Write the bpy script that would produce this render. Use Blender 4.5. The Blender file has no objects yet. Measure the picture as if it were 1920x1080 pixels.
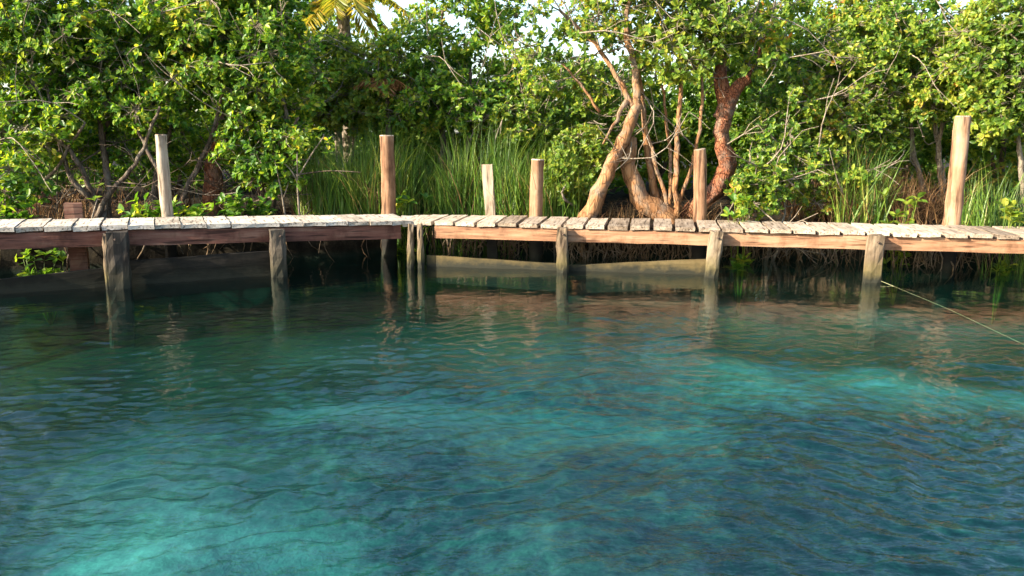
import bpy, math, random
import numpy as np
from mathutils import Vector, Matrix

SC = bpy.context.scene
COL = SC.collection
R = math.radians

# ------------------------------------------------------------------ camera
EYE = np.array([0.0, 0.0, 1.65])
F = 1507.0
PITCH = R(11.1)
cam = bpy.data.cameras.new('camera')
cam.sensor_width = 36.0
cam.lens = 36.0 * F / 1920.0
cam.clip_start = 0.05
cam.clip_end = 2000.0
camo = bpy.data.objects.new('camera', cam)
COL.objects.link(camo)
camo.location = EYE
camo.rotation_euler = (R(90) - PITCH, 0, 0)
SC.camera = camo

# ------------------------------------------------------------------ sky and sun
SUN_AZ = R(63)      # to the left of straight behind the camera
SUN_EL = R(26)
SUN = Vector((-math.sin(SUN_AZ) * math.cos(SUN_EL), -math.cos(SUN_AZ) * math.cos(SUN_EL), math.sin(SUN_EL)))
world = bpy.data.worlds.new('World')
SC.world = world
world.use_nodes = True
wn = world.node_tree
wn.nodes.clear()
sky = wn.nodes.new('ShaderNodeTexSky')
sky.sky_type = 'NISHITA'
sky.sun_disc = False
sky.sun_elevation = SUN_EL
sky.sun_rotation = math.atan2(SUN.x, SUN.y)
sky.air_density = 1.0
sky.dust_density = 1.5
sky.ozone_density = 1.0
bg = wn.nodes.new('ShaderNodeBackground')
bg.inputs['Strength'].default_value = 0.15
wo = wn.nodes.new('ShaderNodeOutputWorld')
wn.links.new(sky.outputs[0], bg.inputs[0])
wn.links.new(bg.outputs[0], wo.inputs[0])

sun = bpy.data.lights.new('sun', 'SUN')
sun.energy = 5.0
sun.angle = R(0.6)
sun.color = (1.0, 0.88, 0.70)
suno = bpy.data.objects.new('sun', sun)
COL.objects.link(suno)
suno.rotation_euler = SUN.to_track_quat('Z', 'Y').to_euler()

# ------------------------------------------------------------------ exposure and render
SC.view_settings.view_transform = 'Standard'
SC.view_settings.look = 'None'
SC.view_settings.exposure = 1.6
SC.view_settings.gamma = 1.0
SC.render.engine = 'CYCLES'
cy = SC.cycles
cy.use_denoising = True
cy.use_adaptive_sampling = True
cy.adaptive_threshold = 0.012
cy.max_bounces = 6
cy.diffuse_bounces = 2
cy.glossy_bounces = 2
cy.transmission_bounces = 4
cy.transparent_max_bounces = 8
cy.volume_bounces = 0
cy.caustics_reflective = False
cy.caustics_refractive = False
cy.sample_clamp_indirect = 6.0

# ------------------------------------------------------------------ helpers
CP, SP = math.cos(PITCH), math.sin(PITCH)


def ray(px, py):
    a, b = (px - 960.0) / F, (540.0 - py) / F
    return np.array([a, CP + b * SP, -SP + b * CP])


def on_z(px, py, z):
    d = ray(px, py)
    return EYE + d * ((z - EYE[2]) / d[2])


def at_y(px, py, y):
    d = ray(px, py)
    return EYE + d * (y / d[1])


def on_line(px, py, p, u):
    """point of the pixel's ray above the ground line p + s*u"""
    d = ray(px, py)
    n = np.array([-u[1], u[0]])
    t = (n @ (np.array(p[:2]) - EYE[:2])) / (n @ d[:2])
    return EYE + d * t


def norm(v):
    v = np.asarray(v, float)
    return v / np.maximum(np.linalg.norm(v, axis=-1, keepdims=True), 1e-9)


def mesh_arrays(name, V, faces_list, mats, mat_idx=None, smooth=False):
    """faces_list: list of int arrays (n,k)"""
    me = bpy.data.meshes.new(name)
    V = np.asarray(V, np.float32)
    nl = sum(f.size for f in faces_list)
    npoly = sum(len(f) for f in faces_list)
    me.vertices.add(len(V))
    me.vertices.foreach_set('co', V.ravel())
    me.loops.add(nl)
    me.polygons.add(npoly)
    me.loops.foreach_set('vertex_index', np.concatenate([f.ravel() for f in faces_list]).astype(np.int32))
    tot = np.concatenate([np.full(len(f), f.shape[1]) for f in faces_list])
    st = np.concatenate([[0], np.cumsum(tot)[:-1]])
    me.polygons.foreach_set('loop_start', st.astype(np.int32))
    me.polygons.foreach_set('loop_total', tot.astype(np.int32))
    me.polygons.foreach_set('use_smooth', np.full(npoly, bool(smooth)))
    for m in (mats if isinstance(mats, (list, tuple)) else [mats]):
        me.materials.append(m)
    if mat_idx is not None:
        me.polygons.foreach_set('material_index', np.asarray(mat_idx, np.int32))
    me.update(calc_edges=True)
    return me


class MB:
    """collects tubes, boxes and strips of one mesh"""
    def __init__(s):
        s.V, s.Q, s.T, s.n = [], [], [], 0

    def add(s, V, Q=None, T=None):
        V = np.asarray(V, float)
        if Q is not None and len(Q):
            s.Q.append(np.asarray(Q, int) + s.n)
        if T is not None and len(T):
            s.T.append(np.asarray(T, int) + s.n)
        s.V.append(V)
        s.n += len(V)

    def tube(s, P, rad, sides=6, rough=0.0, rng=None, cap=True):
        P = np.asarray(P, float)
        n = len(P)
        rad = np.broadcast_to(np.asarray(rad, float), (n,))
        T = norm(np.gradient(P, axis=0))
        ref = np.array([0.3, 0.9, 0.2]) if abs(T[0][1]) < 0.8 else np.array([1.0, 0.1, 0.2])
        A = norm(np.cross(T, ref))
        B = np.cross(T, A)
        an = np.arange(sides) * 2 * math.pi / sides
        rr = rad[:, None] * np.ones((n, sides))
        if rough and rng is not None:
            rr = rr * (1 + rough * rng.standard_normal((n, sides)))
            rr *= (1 + rough * rng.standard_normal((1, sides)))
        V = P[:, None] + rr[..., None] * (A[:, None] * np.cos(an)[None, :, None] + B[:, None] * np.sin(an)[None, :, None])
        i = np.arange(n - 1)[:, None] * sides
        j = np.arange(sides)[None]
        k = (j + 1) % sides
        Q = np.stack([i + j, i + k, i + sides + k, i + sides + j], -1).reshape(-1, 4)
        VV = V.reshape(-1, 3)
        if cap:
            VV = np.vstack([VV, P[-1:] + T[-1:] * rad[-1] * 0.25, P[:1]])
            jj = np.arange(sides)
            kk = (jj + 1) % sides
            o = (n - 1) * sides
            Tt = np.vstack([np.stack([o + jj, o + kk, np.full(sides, n * sides)], -1),
                            np.stack([kk, jj, np.full(sides, n * sides + 1)], -1)])
            s.add(VV, Q, Tt)
        else:
            s.add(VV, Q)

    def mesh(s, name, mat, smooth=True, origin=(0, 0, 0)):
        V = np.vstack(s.V) - np.asarray(origin, float)
        fl = []
        if s.Q:
            fl.append(np.vstack(s.Q))
        if s.T:
            fl.append(np.vstack(s.T))
        return mesh_arrays(name, V, fl, mat, smooth=smooth)


def obj(name, me, parent=None, loc=None):
    o = bpy.data.objects.new(name, me)
    COL.objects.link(o)
    if parent is not None:
        o.parent = parent
    if loc is not None:
        o.location = loc
    return o


def tag(o, label=None, cat=None, group=None, kind=None):
    if label:
        o['label'] = label
    if cat:
        o['category'] = cat
    if group:
        o['group'] = group
    if kind:
        o['kind'] = kind
    return o


def empty(name, loc, label, cat, group=None):
    return tag(obj(name, None, None, loc), label, cat, group)


# ------------------------------------------------------------------ materials
class NT:
    def __init__(s, name):
        s.m = bpy.data.materials.new(name)
        s.m.use_nodes = True
        s.t = s.m.node_tree
        s.t.nodes.clear()
        s.out = s.n('ShaderNodeOutputMaterial')

    def n(s, typ, **kw):
        nd = s.t.nodes.new(typ)
        for k, v in kw.items():
            if k.startswith('i_'):
                nd.inputs[k[2:].replace('_', ' ')].default_value = v
            else:
                setattr(nd, k, v)
        return nd

    def l(s, a, b):
        s.t.links.new(a, b)

    def ramp(s, fac, stops, interp='LINEAR'):
        r = s.n('ShaderNodeValToRGB')
        r.color_ramp.interpolation = interp
        e = r.color_ramp.elements
        while len(e) < len(stops):
            e.new(0.5)
        for el, (p, c) in zip(e, stops):
            el.position = p
            el.color = (*c, 1) if len(c) == 3 else c
        s.l(fac, r.inputs[0])
        return r.outputs[0]

    def mix(s, fac, a, b, mode='MIX'):
        x = s.n('ShaderNodeMix', data_type='RGBA', blend_type=mode)
        if hasattr(fac, 'links'):
            s.l(fac, x.inputs[0])
        else:
            x.inputs[0].default_value = fac
        for v, k in ((a, 6), (b, 7)):
            if hasattr(v, 'links'):
                s.l(v, x.inputs[k])
            else:
                x.inputs[k].default_value = (*v, 1)
        return x.outputs[2]

    def math(s, op, a, b=None):
        x = s.n('ShaderNodeMath', operation=op)
        for v, k in ((a, 0), (b, 1)):
            if v is None:
                continue
            if hasattr(v, 'links'):
                s.l(v, x.inputs[k])
            else:
                x.inputs[k].default_value = v
        return x.outputs[0]

    def noise(s, vec, scale, detail=4, rough=0.6):
        x = s.n('ShaderNodeTexNoise')
        x.inputs['Scale'].default_value = scale
        x.inputs['Detail'].default_value = detail
        x.inputs['Roughness'].default_value = rough
        if vec is not None:
            s.l(vec, x.inputs['Vector'])
        return x.outputs[0]

    def mapping(s, vec, scale=(1, 1, 1), loc=None):
        x = s.n('ShaderNodeMapping')
        x.inputs['Scale'].default_value = scale
        s.l(vec, x.inputs[0])
        if loc is not None:
            s.l(loc, x.inputs['Location'])
        return x.outputs[0]


def wood_mat(name, stops, axis='X', grain=14.0, rough=0.8, var=0.35, bump=0.5, wet=False, moss=None, dark_below=None):
    N = NT(name)
    tc = N.n('ShaderNodeTexCoord')
    oi = N.n('ShaderNodeObjectInfo')
    off = N.n('ShaderNodeCombineXYZ')
    r10 = N.math('MULTIPLY', oi.outputs['Random'], 37.0)
    for k in range(3):
        N.l(r10, off.inputs[k])
    sc = {'X': (0.08, 1, 1), 'Y': (1, 0.08, 1), 'Z': (1, 1, 0.08)}[axis]
    v = N.mapping(tc.outputs['Object'], sc, off.outputs[0])
    g = N.noise(v, grain * 2.2, 6, 0.65)
    g2 = N.noise(v, grain * 9, 3, 0.6)
    big = N.noise(N.mapping(tc.outputs['Object'], (1, 1, 1), off.outputs[0]), 3.5, 4, 0.6)
    f = N.math('ADD', N.math('MULTIPLY', g, 0.6), N.math('ADD', N.math('MULTIPLY', big, 0.28), N.math('MULTIPLY', g2, 0.12)))
    f = N.math('ADD', f, N.math('MULTIPLY', N.math('SUBTRACT', oi.outputs['Random'], 0.5), var * 0.5))
    c = N.ramp(f, stops)
    # dark cracks along the grain
    cr = N.ramp(N.noise(v, grain * 3.2, 2, 0.5), [(0.34, (0.16, 0.13, 0.11)), (0.44, (1, 1, 1))])
    c = N.mix(0.8, c, cr, 'MULTIPLY')
    st = N.ramp(N.noise(N.mapping(tc.outputs['Object'], (1, 1, 0.5), off.outputs[0]), 6.0, 4, 0.7), [(0.50, (1, 1, 1)), (0.70, (0.5, 0.45, 0.40))])
    c = N.mix(0.8, c, st, 'MULTIPLY')
    if wet or moss:
        ge = N.n('ShaderNodeNewGeometry')
        sx = N.n('ShaderNodeSeparateXYZ')
        N.l(ge.outputs['Position'], sx.inputs[0])
        zz = N.math('ADD', sx.outputs[2], N.math('MULTIPLY', N.math('SUBTRACT', N.noise(ge.outputs['Position'], 9, 4), 0.5), 0.22))
        if moss:
            mf = N.ramp(zz, [(0.10, (0.85, 0.85, 0.85)), (0.30, (0, 0, 0))])
            c = N.mix(mf, c, moss)
        if dark_below:
            tf = N.ramp(zz, [(dark_below - 0.06, (1, 1, 1)), (dark_below + 0.04, (0, 0, 0))])
            c = N.mix(tf, c, (0.014, 0.012, 0.010))  # near-black colour below the given height
        wf = N.ramp(zz, [(0.03, (1, 1, 1)), (0.13, (0, 0, 0))])
        c = N.mix(wf, c, (0.022, 0.022, 0.014))
    p = N.n('ShaderNodeBsdfPrincipled')
    N.l(c, p.inputs['Base Color'])
    p.inputs['Roughness'].default_value = rough
    p.inputs['Specular IOR Level'].default_value = 0.25
    b = N.n('ShaderNodeBump', i_Strength=bump, i_Distance=0.012)
    N.l(f, b.inputs['Height'])
    N.l(b.outputs[0], p.inputs['Normal'])
    N.l(p.outputs[0], N.out.inputs[0])
    return N.m


def bark_mat(name, stops, scale=7.0, stretch=0.35, rough=0.85, bump=0.6):
    N = NT(name)
    tc = N.n('ShaderNodeTexCoord')
    v = N.mapping(tc.outputs['Object'], (1, 1, stretch))
    f = N.math('ADD', N.math('MULTIPLY', N.noise(v, scale * 2.5, 6, 0.7), 0.65), N.math('MULTIPLY', N.noise(v, scale * 0.5, 3), 0.35))
    c = N.ramp(f, stops)
    vo = N.n('ShaderNodeTexVoronoi', feature='DISTANCE_TO_EDGE')
    vo.inputs['Scale'].default_value = scale * 2.6
    wv = N.n('ShaderNodeVectorMath', operation='ADD')
    nz = N.n('ShaderNodeTexNoise')
    nz.inputs['Scale'].default_value = scale
    N.l(v, nz.inputs['Vector'])
    sc_ = N.n('ShaderNodeVectorMath', operation='SCALE')
    sc_.inputs['Scale'].default_value = 0.12
    N.l(nz.outputs['Color'], sc_.inputs[0])
    N.l(v, wv.inputs[0])
    N.l(sc_.outputs[0], wv.inputs[1])
    N.l(wv.outputs[0], vo.inputs['Vector'])
    cr = N.ramp(vo.outputs['Distance'], [(0.0, (0.30, 0.25, 0.22)), (0.10, (1, 1, 1))])
    c = N.mix(0.75, c, cr, 'MULTIPLY')
    c = N.mix(N.ramp(N.noise(tc.outputs['Object'], 4.0, 3), [(0.48, (0, 0, 0)), (0.66, (0.65, 0.65, 0.65))]), c, (0.22, 0.19, 0.15))
    f = N.math('ADD', f, N.math('MULTIPLY', N.math('MINIMUM', vo.outputs['Distance'], 0.12), 3.0))
    p = N.n('ShaderNodeBsdfPrincipled')
    N.l(c, p.inputs['Base Color'])
    p.inputs['Roughness'].default_value = rough
    p.inputs['Specular IOR Level'].default_value = 0.2
    b = N.n('ShaderNodeBump', i_Strength=bump, i_Distance=0.03)
    N.l(f, b.inputs['Height'])
    N.l(b.outputs[0], p.inputs['Normal'])
    N.l(p.outputs[0], N.out.inputs[0])
    return N.m


def leaf_mat(name, stops, trans=0.56, rough=0.42, spec=0.45, tboost=(1.25, 1.15, 0.5)):
    N = NT(name)
    ge = N.n('ShaderNodeNewGeometry')
    big = N.noise(ge.outputs['Position'], 1.3, 3, 0.5)
    f = N.math('ADD', N.math('MULTIPLY', ge.outputs['Random Per Island'], 0.72), N.math('MULTIPLY', N.math('SUBTRACT', big, 0.36), 1.0))
    c = N.ramp(f, stops)
    p = N.n('ShaderNodeBsdfPrincipled')
    N.l(c, p.inputs['Base Color'])
    p.inputs['Roughness'].default_value = rough
    p.inputs['Specular IOR Level'].default_value = spec
    t = N.n('ShaderNodeBsdfTranslucent')
    N.l(N.mix(1.0, c, tboost, 'MULTIPLY'), t.inputs['Color'])
    mx = N.n('ShaderNodeMixShader')
    mx.inputs[0].default_value = trans
    N.l(p.outputs[0], mx.inputs[1])
    N.l(t.outputs[0], mx.inputs[2])
    N.l(mx.outputs[0], N.out.inputs[0])
    return N.m


M = {}
M['deck'] = wood_mat('bleached_planks', [(0.30, (0.194, 0.145, 0.101)), (0.47, (0.387, 0.308, 0.229)), (0.64, (0.528, 0.440, 0.339))], 'Y', 14, 0.8, 0.6, 0.35)
M['deckpale'] = wood_mat('pale_plank_wood', [(0.30, (0.275, 0.232, 0.181)), (0.48, (0.464, 0.408, 0.335)), (0.64, (0.585, 0.533, 0.456))], 'Y', 14, 0.8, 0.5, 0.35)  # lighter tone of the plank wood, for the left walk
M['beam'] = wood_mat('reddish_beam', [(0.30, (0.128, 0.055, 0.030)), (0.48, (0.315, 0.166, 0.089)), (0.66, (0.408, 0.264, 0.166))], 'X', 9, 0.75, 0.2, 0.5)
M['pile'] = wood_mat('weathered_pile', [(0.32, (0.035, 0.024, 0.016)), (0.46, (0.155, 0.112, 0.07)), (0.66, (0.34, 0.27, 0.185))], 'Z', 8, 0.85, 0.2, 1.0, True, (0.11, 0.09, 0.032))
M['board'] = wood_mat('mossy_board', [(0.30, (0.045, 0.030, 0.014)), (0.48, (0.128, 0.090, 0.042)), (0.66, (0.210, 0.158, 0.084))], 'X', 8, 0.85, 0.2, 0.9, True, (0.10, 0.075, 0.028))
M['shadeboard'] = wood_mat('wet_shaded_board', [(0.30, (0.006, 0.005, 0.004)), (0.5, (0.013, 0.011, 0.008)), (0.68, (0.039, 0.030, 0.022))], 'X', 8, 0.95, 0.2, 1.0, True, (0.009, 0.009, 0.005))  # half-sunk wet boards, with the walk's shade put into their colour
M['shadepile'] = wood_mat('shaded_pile', [(0.30, (0.018, 0.014, 0.010)), (0.48, (0.052, 0.042, 0.032)), (0.72, (0.160, 0.128, 0.088))], 'Z', 8, 0.8, 0.2, 1.0, True, (0.04, 0.035, 0.018))  # piles of the shaded walk; the missing sun is in their colour
M['shadebeam'] = wood_mat('shaded_red_beam', [(0.30, (0.04, 0.02, 0.014)), (0.5, (0.15, 0.06, 0.04)), (0.70, (0.25, 0.15, 0.10))], 'X', 9, 0.75, 0.3, 0.5)  # shaded copy of the reddish beam, its shade mixed into the colour
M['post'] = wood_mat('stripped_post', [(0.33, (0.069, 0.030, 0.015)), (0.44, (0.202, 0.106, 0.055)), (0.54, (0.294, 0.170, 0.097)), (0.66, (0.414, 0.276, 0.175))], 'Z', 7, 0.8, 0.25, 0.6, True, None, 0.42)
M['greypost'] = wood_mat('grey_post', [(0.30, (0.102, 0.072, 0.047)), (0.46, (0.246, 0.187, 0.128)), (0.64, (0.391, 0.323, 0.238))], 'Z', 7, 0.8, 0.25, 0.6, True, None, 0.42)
M['iron'] = bark_mat('rusty_bolt', [(0.3, (0.03, 0.02, 0.015)), (0.7, (0.12, 0.05, 0.03))], 20, 1, 0.6)
M['orange_bark'] = bark_mat('orange_bark', [(0.30, (0.110, 0.046, 0.018)), (0.48, (0.276, 0.138, 0.060)), (0.68, (0.396, 0.239, 0.120))], 6)
M['red_bark'] = bark_mat('peeling_red_bark', [(0.32, (0.08, 0.026, 0.014)), (0.5, (0.26, 0.092, 0.042)), (0.62, (0.40, 0.20, 0.10)), (0.70, (0.5, 0.31, 0.19))], 9, 0.5, 0.7, 1.0)
M['grey_bark'] = bark_mat('grey_bark', [(0.3, (0.09, 0.07, 0.05)), (0.5, (0.27, 0.22, 0.16)), (0.7, (0.45, 0.39, 0.31))], 8)
M['dark_bark'] = bark_mat('dark_bark', [(0.3, (0.03, 0.022, 0.016)), (0.5, (0.12, 0.085, 0.06)), (0.7, (0.25, 0.2, 0.15))], 8)
M['root'] = bark_mat('root_fibre', [(0.3, (0.05, 0.03, 0.016)), (0.5, (0.17, 0.11, 0.06)), (0.7, (0.36, 0.27, 0.16))], 10)
M['leafA'] = leaf_mat('mangrove_leaf', [(0.05, (0.036, 0.114, 0.017)), (0.35, (0.093, 0.229, 0.023)), (0.62, (0.230, 0.378, 0.032)), (0.85, (0.458, 0.527, 0.053)), (0.985, (0.600, 0.481, 0.074))])
M['leafB'] = leaf_mat('buttonwood_leaf', [(0.05, (0.036, 0.111, 0.017)), (0.35, (0.106, 0.223, 0.027)), (0.6, (0.250, 0.367, 0.040)), (0.82, (0.428, 0.479, 0.058)), (0.93, (0.547, 0.423, 0.064)), (1.0, (0.594, 0.223, 0.042))])
M['leafC'] = leaf_mat('yellowish_leaf', [(0.05, (0.05, 0.12, 0.016)), (0.35, (0.14, 0.25, 0.03)), (0.62, (0.28, 0.38, 0.045)), (0.9, (0.44, 0.44, 0.06))])
M['leafD'] = leaf_mat('dark_leaf', [(0.1, (0.043, 0.127, 0.018)), (0.5, (0.132, 0.263, 0.030)), (0.9, (0.332, 0.434, 0.050))])
M['reed'] = leaf_mat('reed_blade', [(0.05, (0.035, 0.085, 0.014)), (0.4, (0.085, 0.18, 0.025)), (0.7, (0.16, 0.27, 0.035)), (0.93, (0.32, 0.34, 0.07)), (1.0, (0.46, 0.36, 0.15))], 0.35, 0.45)
M['straw'] = leaf_mat('dead_grass', [(0.05, (0.045, 0.024, 0.012)), (0.4, (0.13, 0.065, 0.03)), (0.75, (0.26, 0.15, 0.065)), (0.98, (0.42, 0.3, 0.15))], 0.25, 0.7, 0.2, (1, 1, 1))
M['palm'] = leaf_mat('palm_leaflet', [(0.05, (0.12, 0.18, 0.02)), (0.45, (0.34, 0.36, 0.04)), (0.8, (0.55, 0.42, 0.07))])
M['drypalm'] = leaf_mat('dry_palm_leaflet', [(0.05, (0.16, 0.06, 0.02)), (0.45, (0.42, 0.16, 0.05)), (0.8, (0.55, 0.30, 0.11))], 0.35, 0.6, 0.3, (1, 1, 1))

# rope
N = NT('pale_line')
p = N.n('ShaderNodeBsdfPrincipled', i_Roughness=0.6)
tc = N.n('ShaderNodeTexCoord')
N.l(N.ramp(N.noise(tc.outputs['Object'], 60), [(0.35, (0.24, 0.25, 0.12)), (0.65, (0.42, 0.42, 0.22))]), p.inputs['Base Color'])
N.l(p.outputs[0], N.out.inputs[0])
M['line'] = N.m

# ------------------------------------------------------------------ layout of the dock in plan
DECK = 0.56                       # deck top over the water
CX, CY = -1.22, 9.80              # front corner where the two walks meet
AR, AL = R(10.3), R(23.5)
UR = np.array([math.cos(AR), -math.sin(AR)])      # along the sunlit walk, to the right
UL = np.array([-math.cos(AL), -math.sin(AL)])     # along the shaded walk, to the left
NR = np.array([math.sin(AR), math.cos(AR)])       # away from the water
NL = np.array([-math.sin(AL), math.cos(AL)])
WIDTH = 0.86


def front_y(x):
    x = np.asarray(x, float)
    xr = np.clip(x - CX, 0, 9)
    xl = np.clip(CX - x, 0, 9)
    return CY - xr * math.tan(AR) - xl * math.tan(AL)


rngG = np.random.default_rng(11)


def fbm(x, y, f0, octs=4, seed=0, gain=0.5):
    r = np.random.default_rng(seed)
    out = np.zeros_like(x, dtype=float)
    amp, f = 1.0, f0
    for o in range(octs):
        for k in range(4):
            a = r.uniform(0, 2 * math.pi)
            ph = r.uniform(0, 2 * math.pi)
            ff = f * r.uniform(0.7, 1.4)
            out += amp * 0.5 * np.sin(ff * (x * math.cos(a) + y * math.sin(a)) * 2 * math.pi + ph + 1.3 * np.sin(ff * 2.1 * (y * math.cos(a) - x * math.sin(a)) + ph * 2))
        amp *= gain
        f *= 2.03
    return out


def bank_y(x):
    x = np.asarray(x, float)
    return front_y(x) + 1.30 + 0.10 * fbm(x, x * 0.3, 0.5, 3, 5)


def smooth(t):
    t = np.clip(t, 0, 1)
    return t * t * (3 - 2 * t)


# ------------------------------------------------------------------ ground: pool bed, bank and land in one sheet
def ground_z(x, y):
    x = np.asarray(x, float)
    y = np.asarray(y, float)
    d = y - bank_y(x)
    bed = -0.80 + 0.10 * fbm(x, y, 0.22, 3, 21) - 0.25 * smooth((-d - 6) / 8)
    bed = bed + (-0.60 - bed) * smooth((d + 2.2) / 2.0)
    land = 0.42 + 0.05 * fbm(x, y, 0.4, 3, 9) + 0.03 * np.clip(d, 0, 12) * 0.4
    z = bed + (land - bed) * smooth((d + 0.06) / 0.22)
    shore = smooth((np.abs(x) - 45) / 15) + smooth((-y - 35) / 12)
    return z + (0.5 - z) * np.clip(shore, 0, 1)


def axis(parts):
    return np.unique(np.round(np.concatenate([np.arange(a, b, s) for a, b, s in parts]), 4))


gx = axis([(-400, -80, 40), (-80, -12, 4), (-12, 12, 0.12), (12, 80, 4), (80, 401, 40)])
gy = axis([(-120, -8, 4), (-8, 2, 0.4), (2, 7.4, 0.15), (7.4, 12.2, 0.05), (12.2, 22, 0.4), (22, 80, 4), (80, 501, 60)])
X, Y = np.meshgrid(gx, gy)
Z = ground_z(X, Y)
nx, ny = len(gx), len(gy)
idx = np.arange(nx * ny).reshape(ny, nx)
Q = np.stack([idx[:-1, :-1], idx[:-1, 1:], idx[1:, 1:], idx[1:, :-1]], -1).reshape(-1, 4)

N = NT('pool_bed_and_mud')
ge = N.n('ShaderNodeNewGeometry')
sx = N.n('ShaderNodeSeparateXYZ')
N.l(ge.outputs['Position'], sx.inputs[0])
at = N.n('ShaderNodeAttribute', attribute_name='sand')
f1 = N.noise(ge.outputs['Position'], 1.6, 6, 0.65)
f2 = N.noise(ge.outputs['Position'], 7.0, 5, 0.7)
sf = N.math('ADD', at.outputs['Fac'], N.math('ADD', N.math('MULTIPLY', N.math('SUBTRACT', f1, 0.5), 0.6), N.math('MULTIPLY', N.math('SUBTRACT', f2, 0.5), 0.5)))
sandc = N.ramp(f2, [(0.3, (0.24, 0.27, 0.24)), (0.7, (0.46, 0.48, 0.42))])
weedc = N.ramp(f2, [(0.3, (0.005, 0.014, 0.020)), (0.5, (0.012, 0.036, 0.042)), (0.75, (0.035, 0.075, 0.055))])
bedc = N.mix(N.ramp(sf, [(0.05, (0, 0, 0)), (1.0, (1, 1, 1))]), weedc, sandc)
at2 = N.n('ShaderNodeAttribute', attribute_name='mirror_dark')
bedc = N.mix(at2.outputs['Fac'], bedc, (0.010, 0.030, 0.020))  # dark green reflection of the thicket painted into the bed by the dock
mud = N.ramp(f2, [(0.3, (0.008, 0.007, 0.005)), (0.55, (0.022, 0.018, 0.012)), (0.75, (0.055, 0.044, 0.028))])
# a ramp's input is clamped at 0, so shift the height first
zz = N.math('ADD', sx.outputs[2], 0.5)
c = N.mix(N.ramp(zz, [(0.42, (0, 0, 0)), (0.60, (1, 1, 1))]), bedc, mud)
p = N.n('ShaderNodeBsdfPrincipled', i_Roughness=0.95)
p.inputs['Specular IOR Level'].default_value = 0.1
N.l(c, p.inputs['Base Color'])
b = N.n('ShaderNodeBump', i_Strength=0.6, i_Distance=0.03)
N.l(f2, b.inputs['Height'])
N.l(b.outputs[0], p.inputs['Normal'])
N.l(p.outputs[0], N.out.inputs[0])
me = mesh_arrays('ground', np.stack([X, Y, Z], -1).reshape(-1, 3), [Q], N.m, smooth=True)
sand = np.zeros_like(X)
for px, py, rx, ry, s in [(280, 1050, 0.75, 0.5, 0.95), (470, 1030, 0.6, 0.42, 0.8), (840, 785, 1.5, 0.8, 0.62), (1080, 795, 1.1, 0.7, 0.55),
                          (1560, 710, 1.6, 1.0, 0.7), (1800, 718, 1.7, 0.9, 0.85), (1000, 1040, 0.8, 0.6, 0.2)]:
    q = on_z(px, py, -0.8)
    sand = np.maximum(sand, s * np.exp(-(((X - q[0]) / rx) ** 2 + ((Y - q[1]) / ry) ** 2)))
mirror_dark = smooth((Y - front_y(X) + 1.7 + 1.3 * smooth((0.5 - X) / 3.0) + 0.3 * fbm(X, Y, 0.5, 3, 15)) / 1.5)
a = me.attributes.new('mirror_dark', 'FLOAT', 'POINT')
a.data.foreach_set('value', mirror_dark.ravel().astype(np.float32))
a = me.attributes.new('sand', 'FLOAT', 'POINT')
a.data.foreach_set('value', sand.ravel().astype(np.float32))
tag(obj('ground', me), 'sandy pool bed rising to a dark muddy bank and land behind', kind='structure')

# ------------------------------------------------------------------ water
wx = axis([(-60, -10, 2.0), (-10, -8, 0.1), (-8, -5, 0.04), (-5, 5, 0.02), (5, 8, 0.04), (8, 10, 0.1), (10, 61, 2.0)])
wy = np.concatenate([axis([(-48, 0, 2.0), (0, 2.2, 0.1)]), 2.2 * np.exp(np.arange(0, 420) * math.log(11.6 / 2.2) / 419), np.array([11.8, 12.4])])
wy = np.unique(wy)
X, Y = np.meshgrid(wx, wy)
rw = np.random.default_rng(3)
H = np.zeros_like(X)
sw = on_z(1660, 900, 0)          # the swirl in the near water
dx, dy = X - sw[0], Y - sw[1]
rad = np.sqrt(dx ** 2 + dy ** 2)
tw = 0.9 * np.exp(-(rad / 1.1) ** 2)
XW = X + 0.16 * fbm(X, Y, 0.28, 2, 41) + 0.03 * fbm(X, Y, 1.1, 2, 43)
YW = Y + 0.16 * fbm(X, Y, 0.28, 2, 42) + 0.03 * fbm(X, Y, 1.1, 2, 44)
XR = sw[0] + (XW - sw[0]) * np.cos(tw) - (YW - sw[1]) * np.sin(tw)
YR = sw[1] + (XW - sw[0]) * np.sin(tw) + (YW - sw[1]) * np.cos(tw)
near = smooth((8.8 - Y) / 6.0)
for k in range(70):
    lam = 0.07 * (0.22 / 0.07) ** rw.random() if k < 48 else rw.uniform(0.25, 0.6)
    th = rw.normal(1.70, 0.5)
    st = (0.030 if k < 48 else 0.013) * rw.uniform(0.5, 1.3)
    amp = st * lam / (2 * math.pi)
    env = 0.6 + 0.4 * np.tanh(fbm(X, Y, 0.35, 2, 100 + k) * 1.2)
    H += amp * env * np.sin(2 * math.pi / lam * (XR * math.cos(th) + YR * math.sin(th)) + rw.uniform(0, 7))
H *= 0.11 + 1.55 * near
# sharp little crests that wander over the near water
XC = X + 0.10 * fbm(X, Y, 0.9, 3, 141)
YC = Y + 0.10 * fbm(X, Y, 0.9, 3, 142)
tw2 = 1.5 * np.exp(-(rad / 1.0) ** 2)
XC, YC = (sw[0] + (XC - sw[0]) * np.cos(tw2) - (YC - sw[1]) * np.sin(tw2), sw[1] + (XC - sw[0]) * np.sin(tw2) + (YC - sw[1]) * np.cos(tw2))
for k in range(16):
    lam = rw.uniform(0.16, 0.5)
    th = rw.normal(1.75, 0.5)
    env = np.clip(fbm(X, Y, 0.45, 2, 170 + k), 0, None) ** 1.3
    ph = math.pi / lam * (XC * math.cos(th) + YC * math.sin(th)) + rw.uniform(0, 7)
    H += 0.020 * lam * env * (1 - np.abs(np.sin(ph))) ** 1.6 * (0.08 + 0.92 * near)
ring = np.exp(-((rad - 0.55) / 0.55) ** 2)
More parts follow.
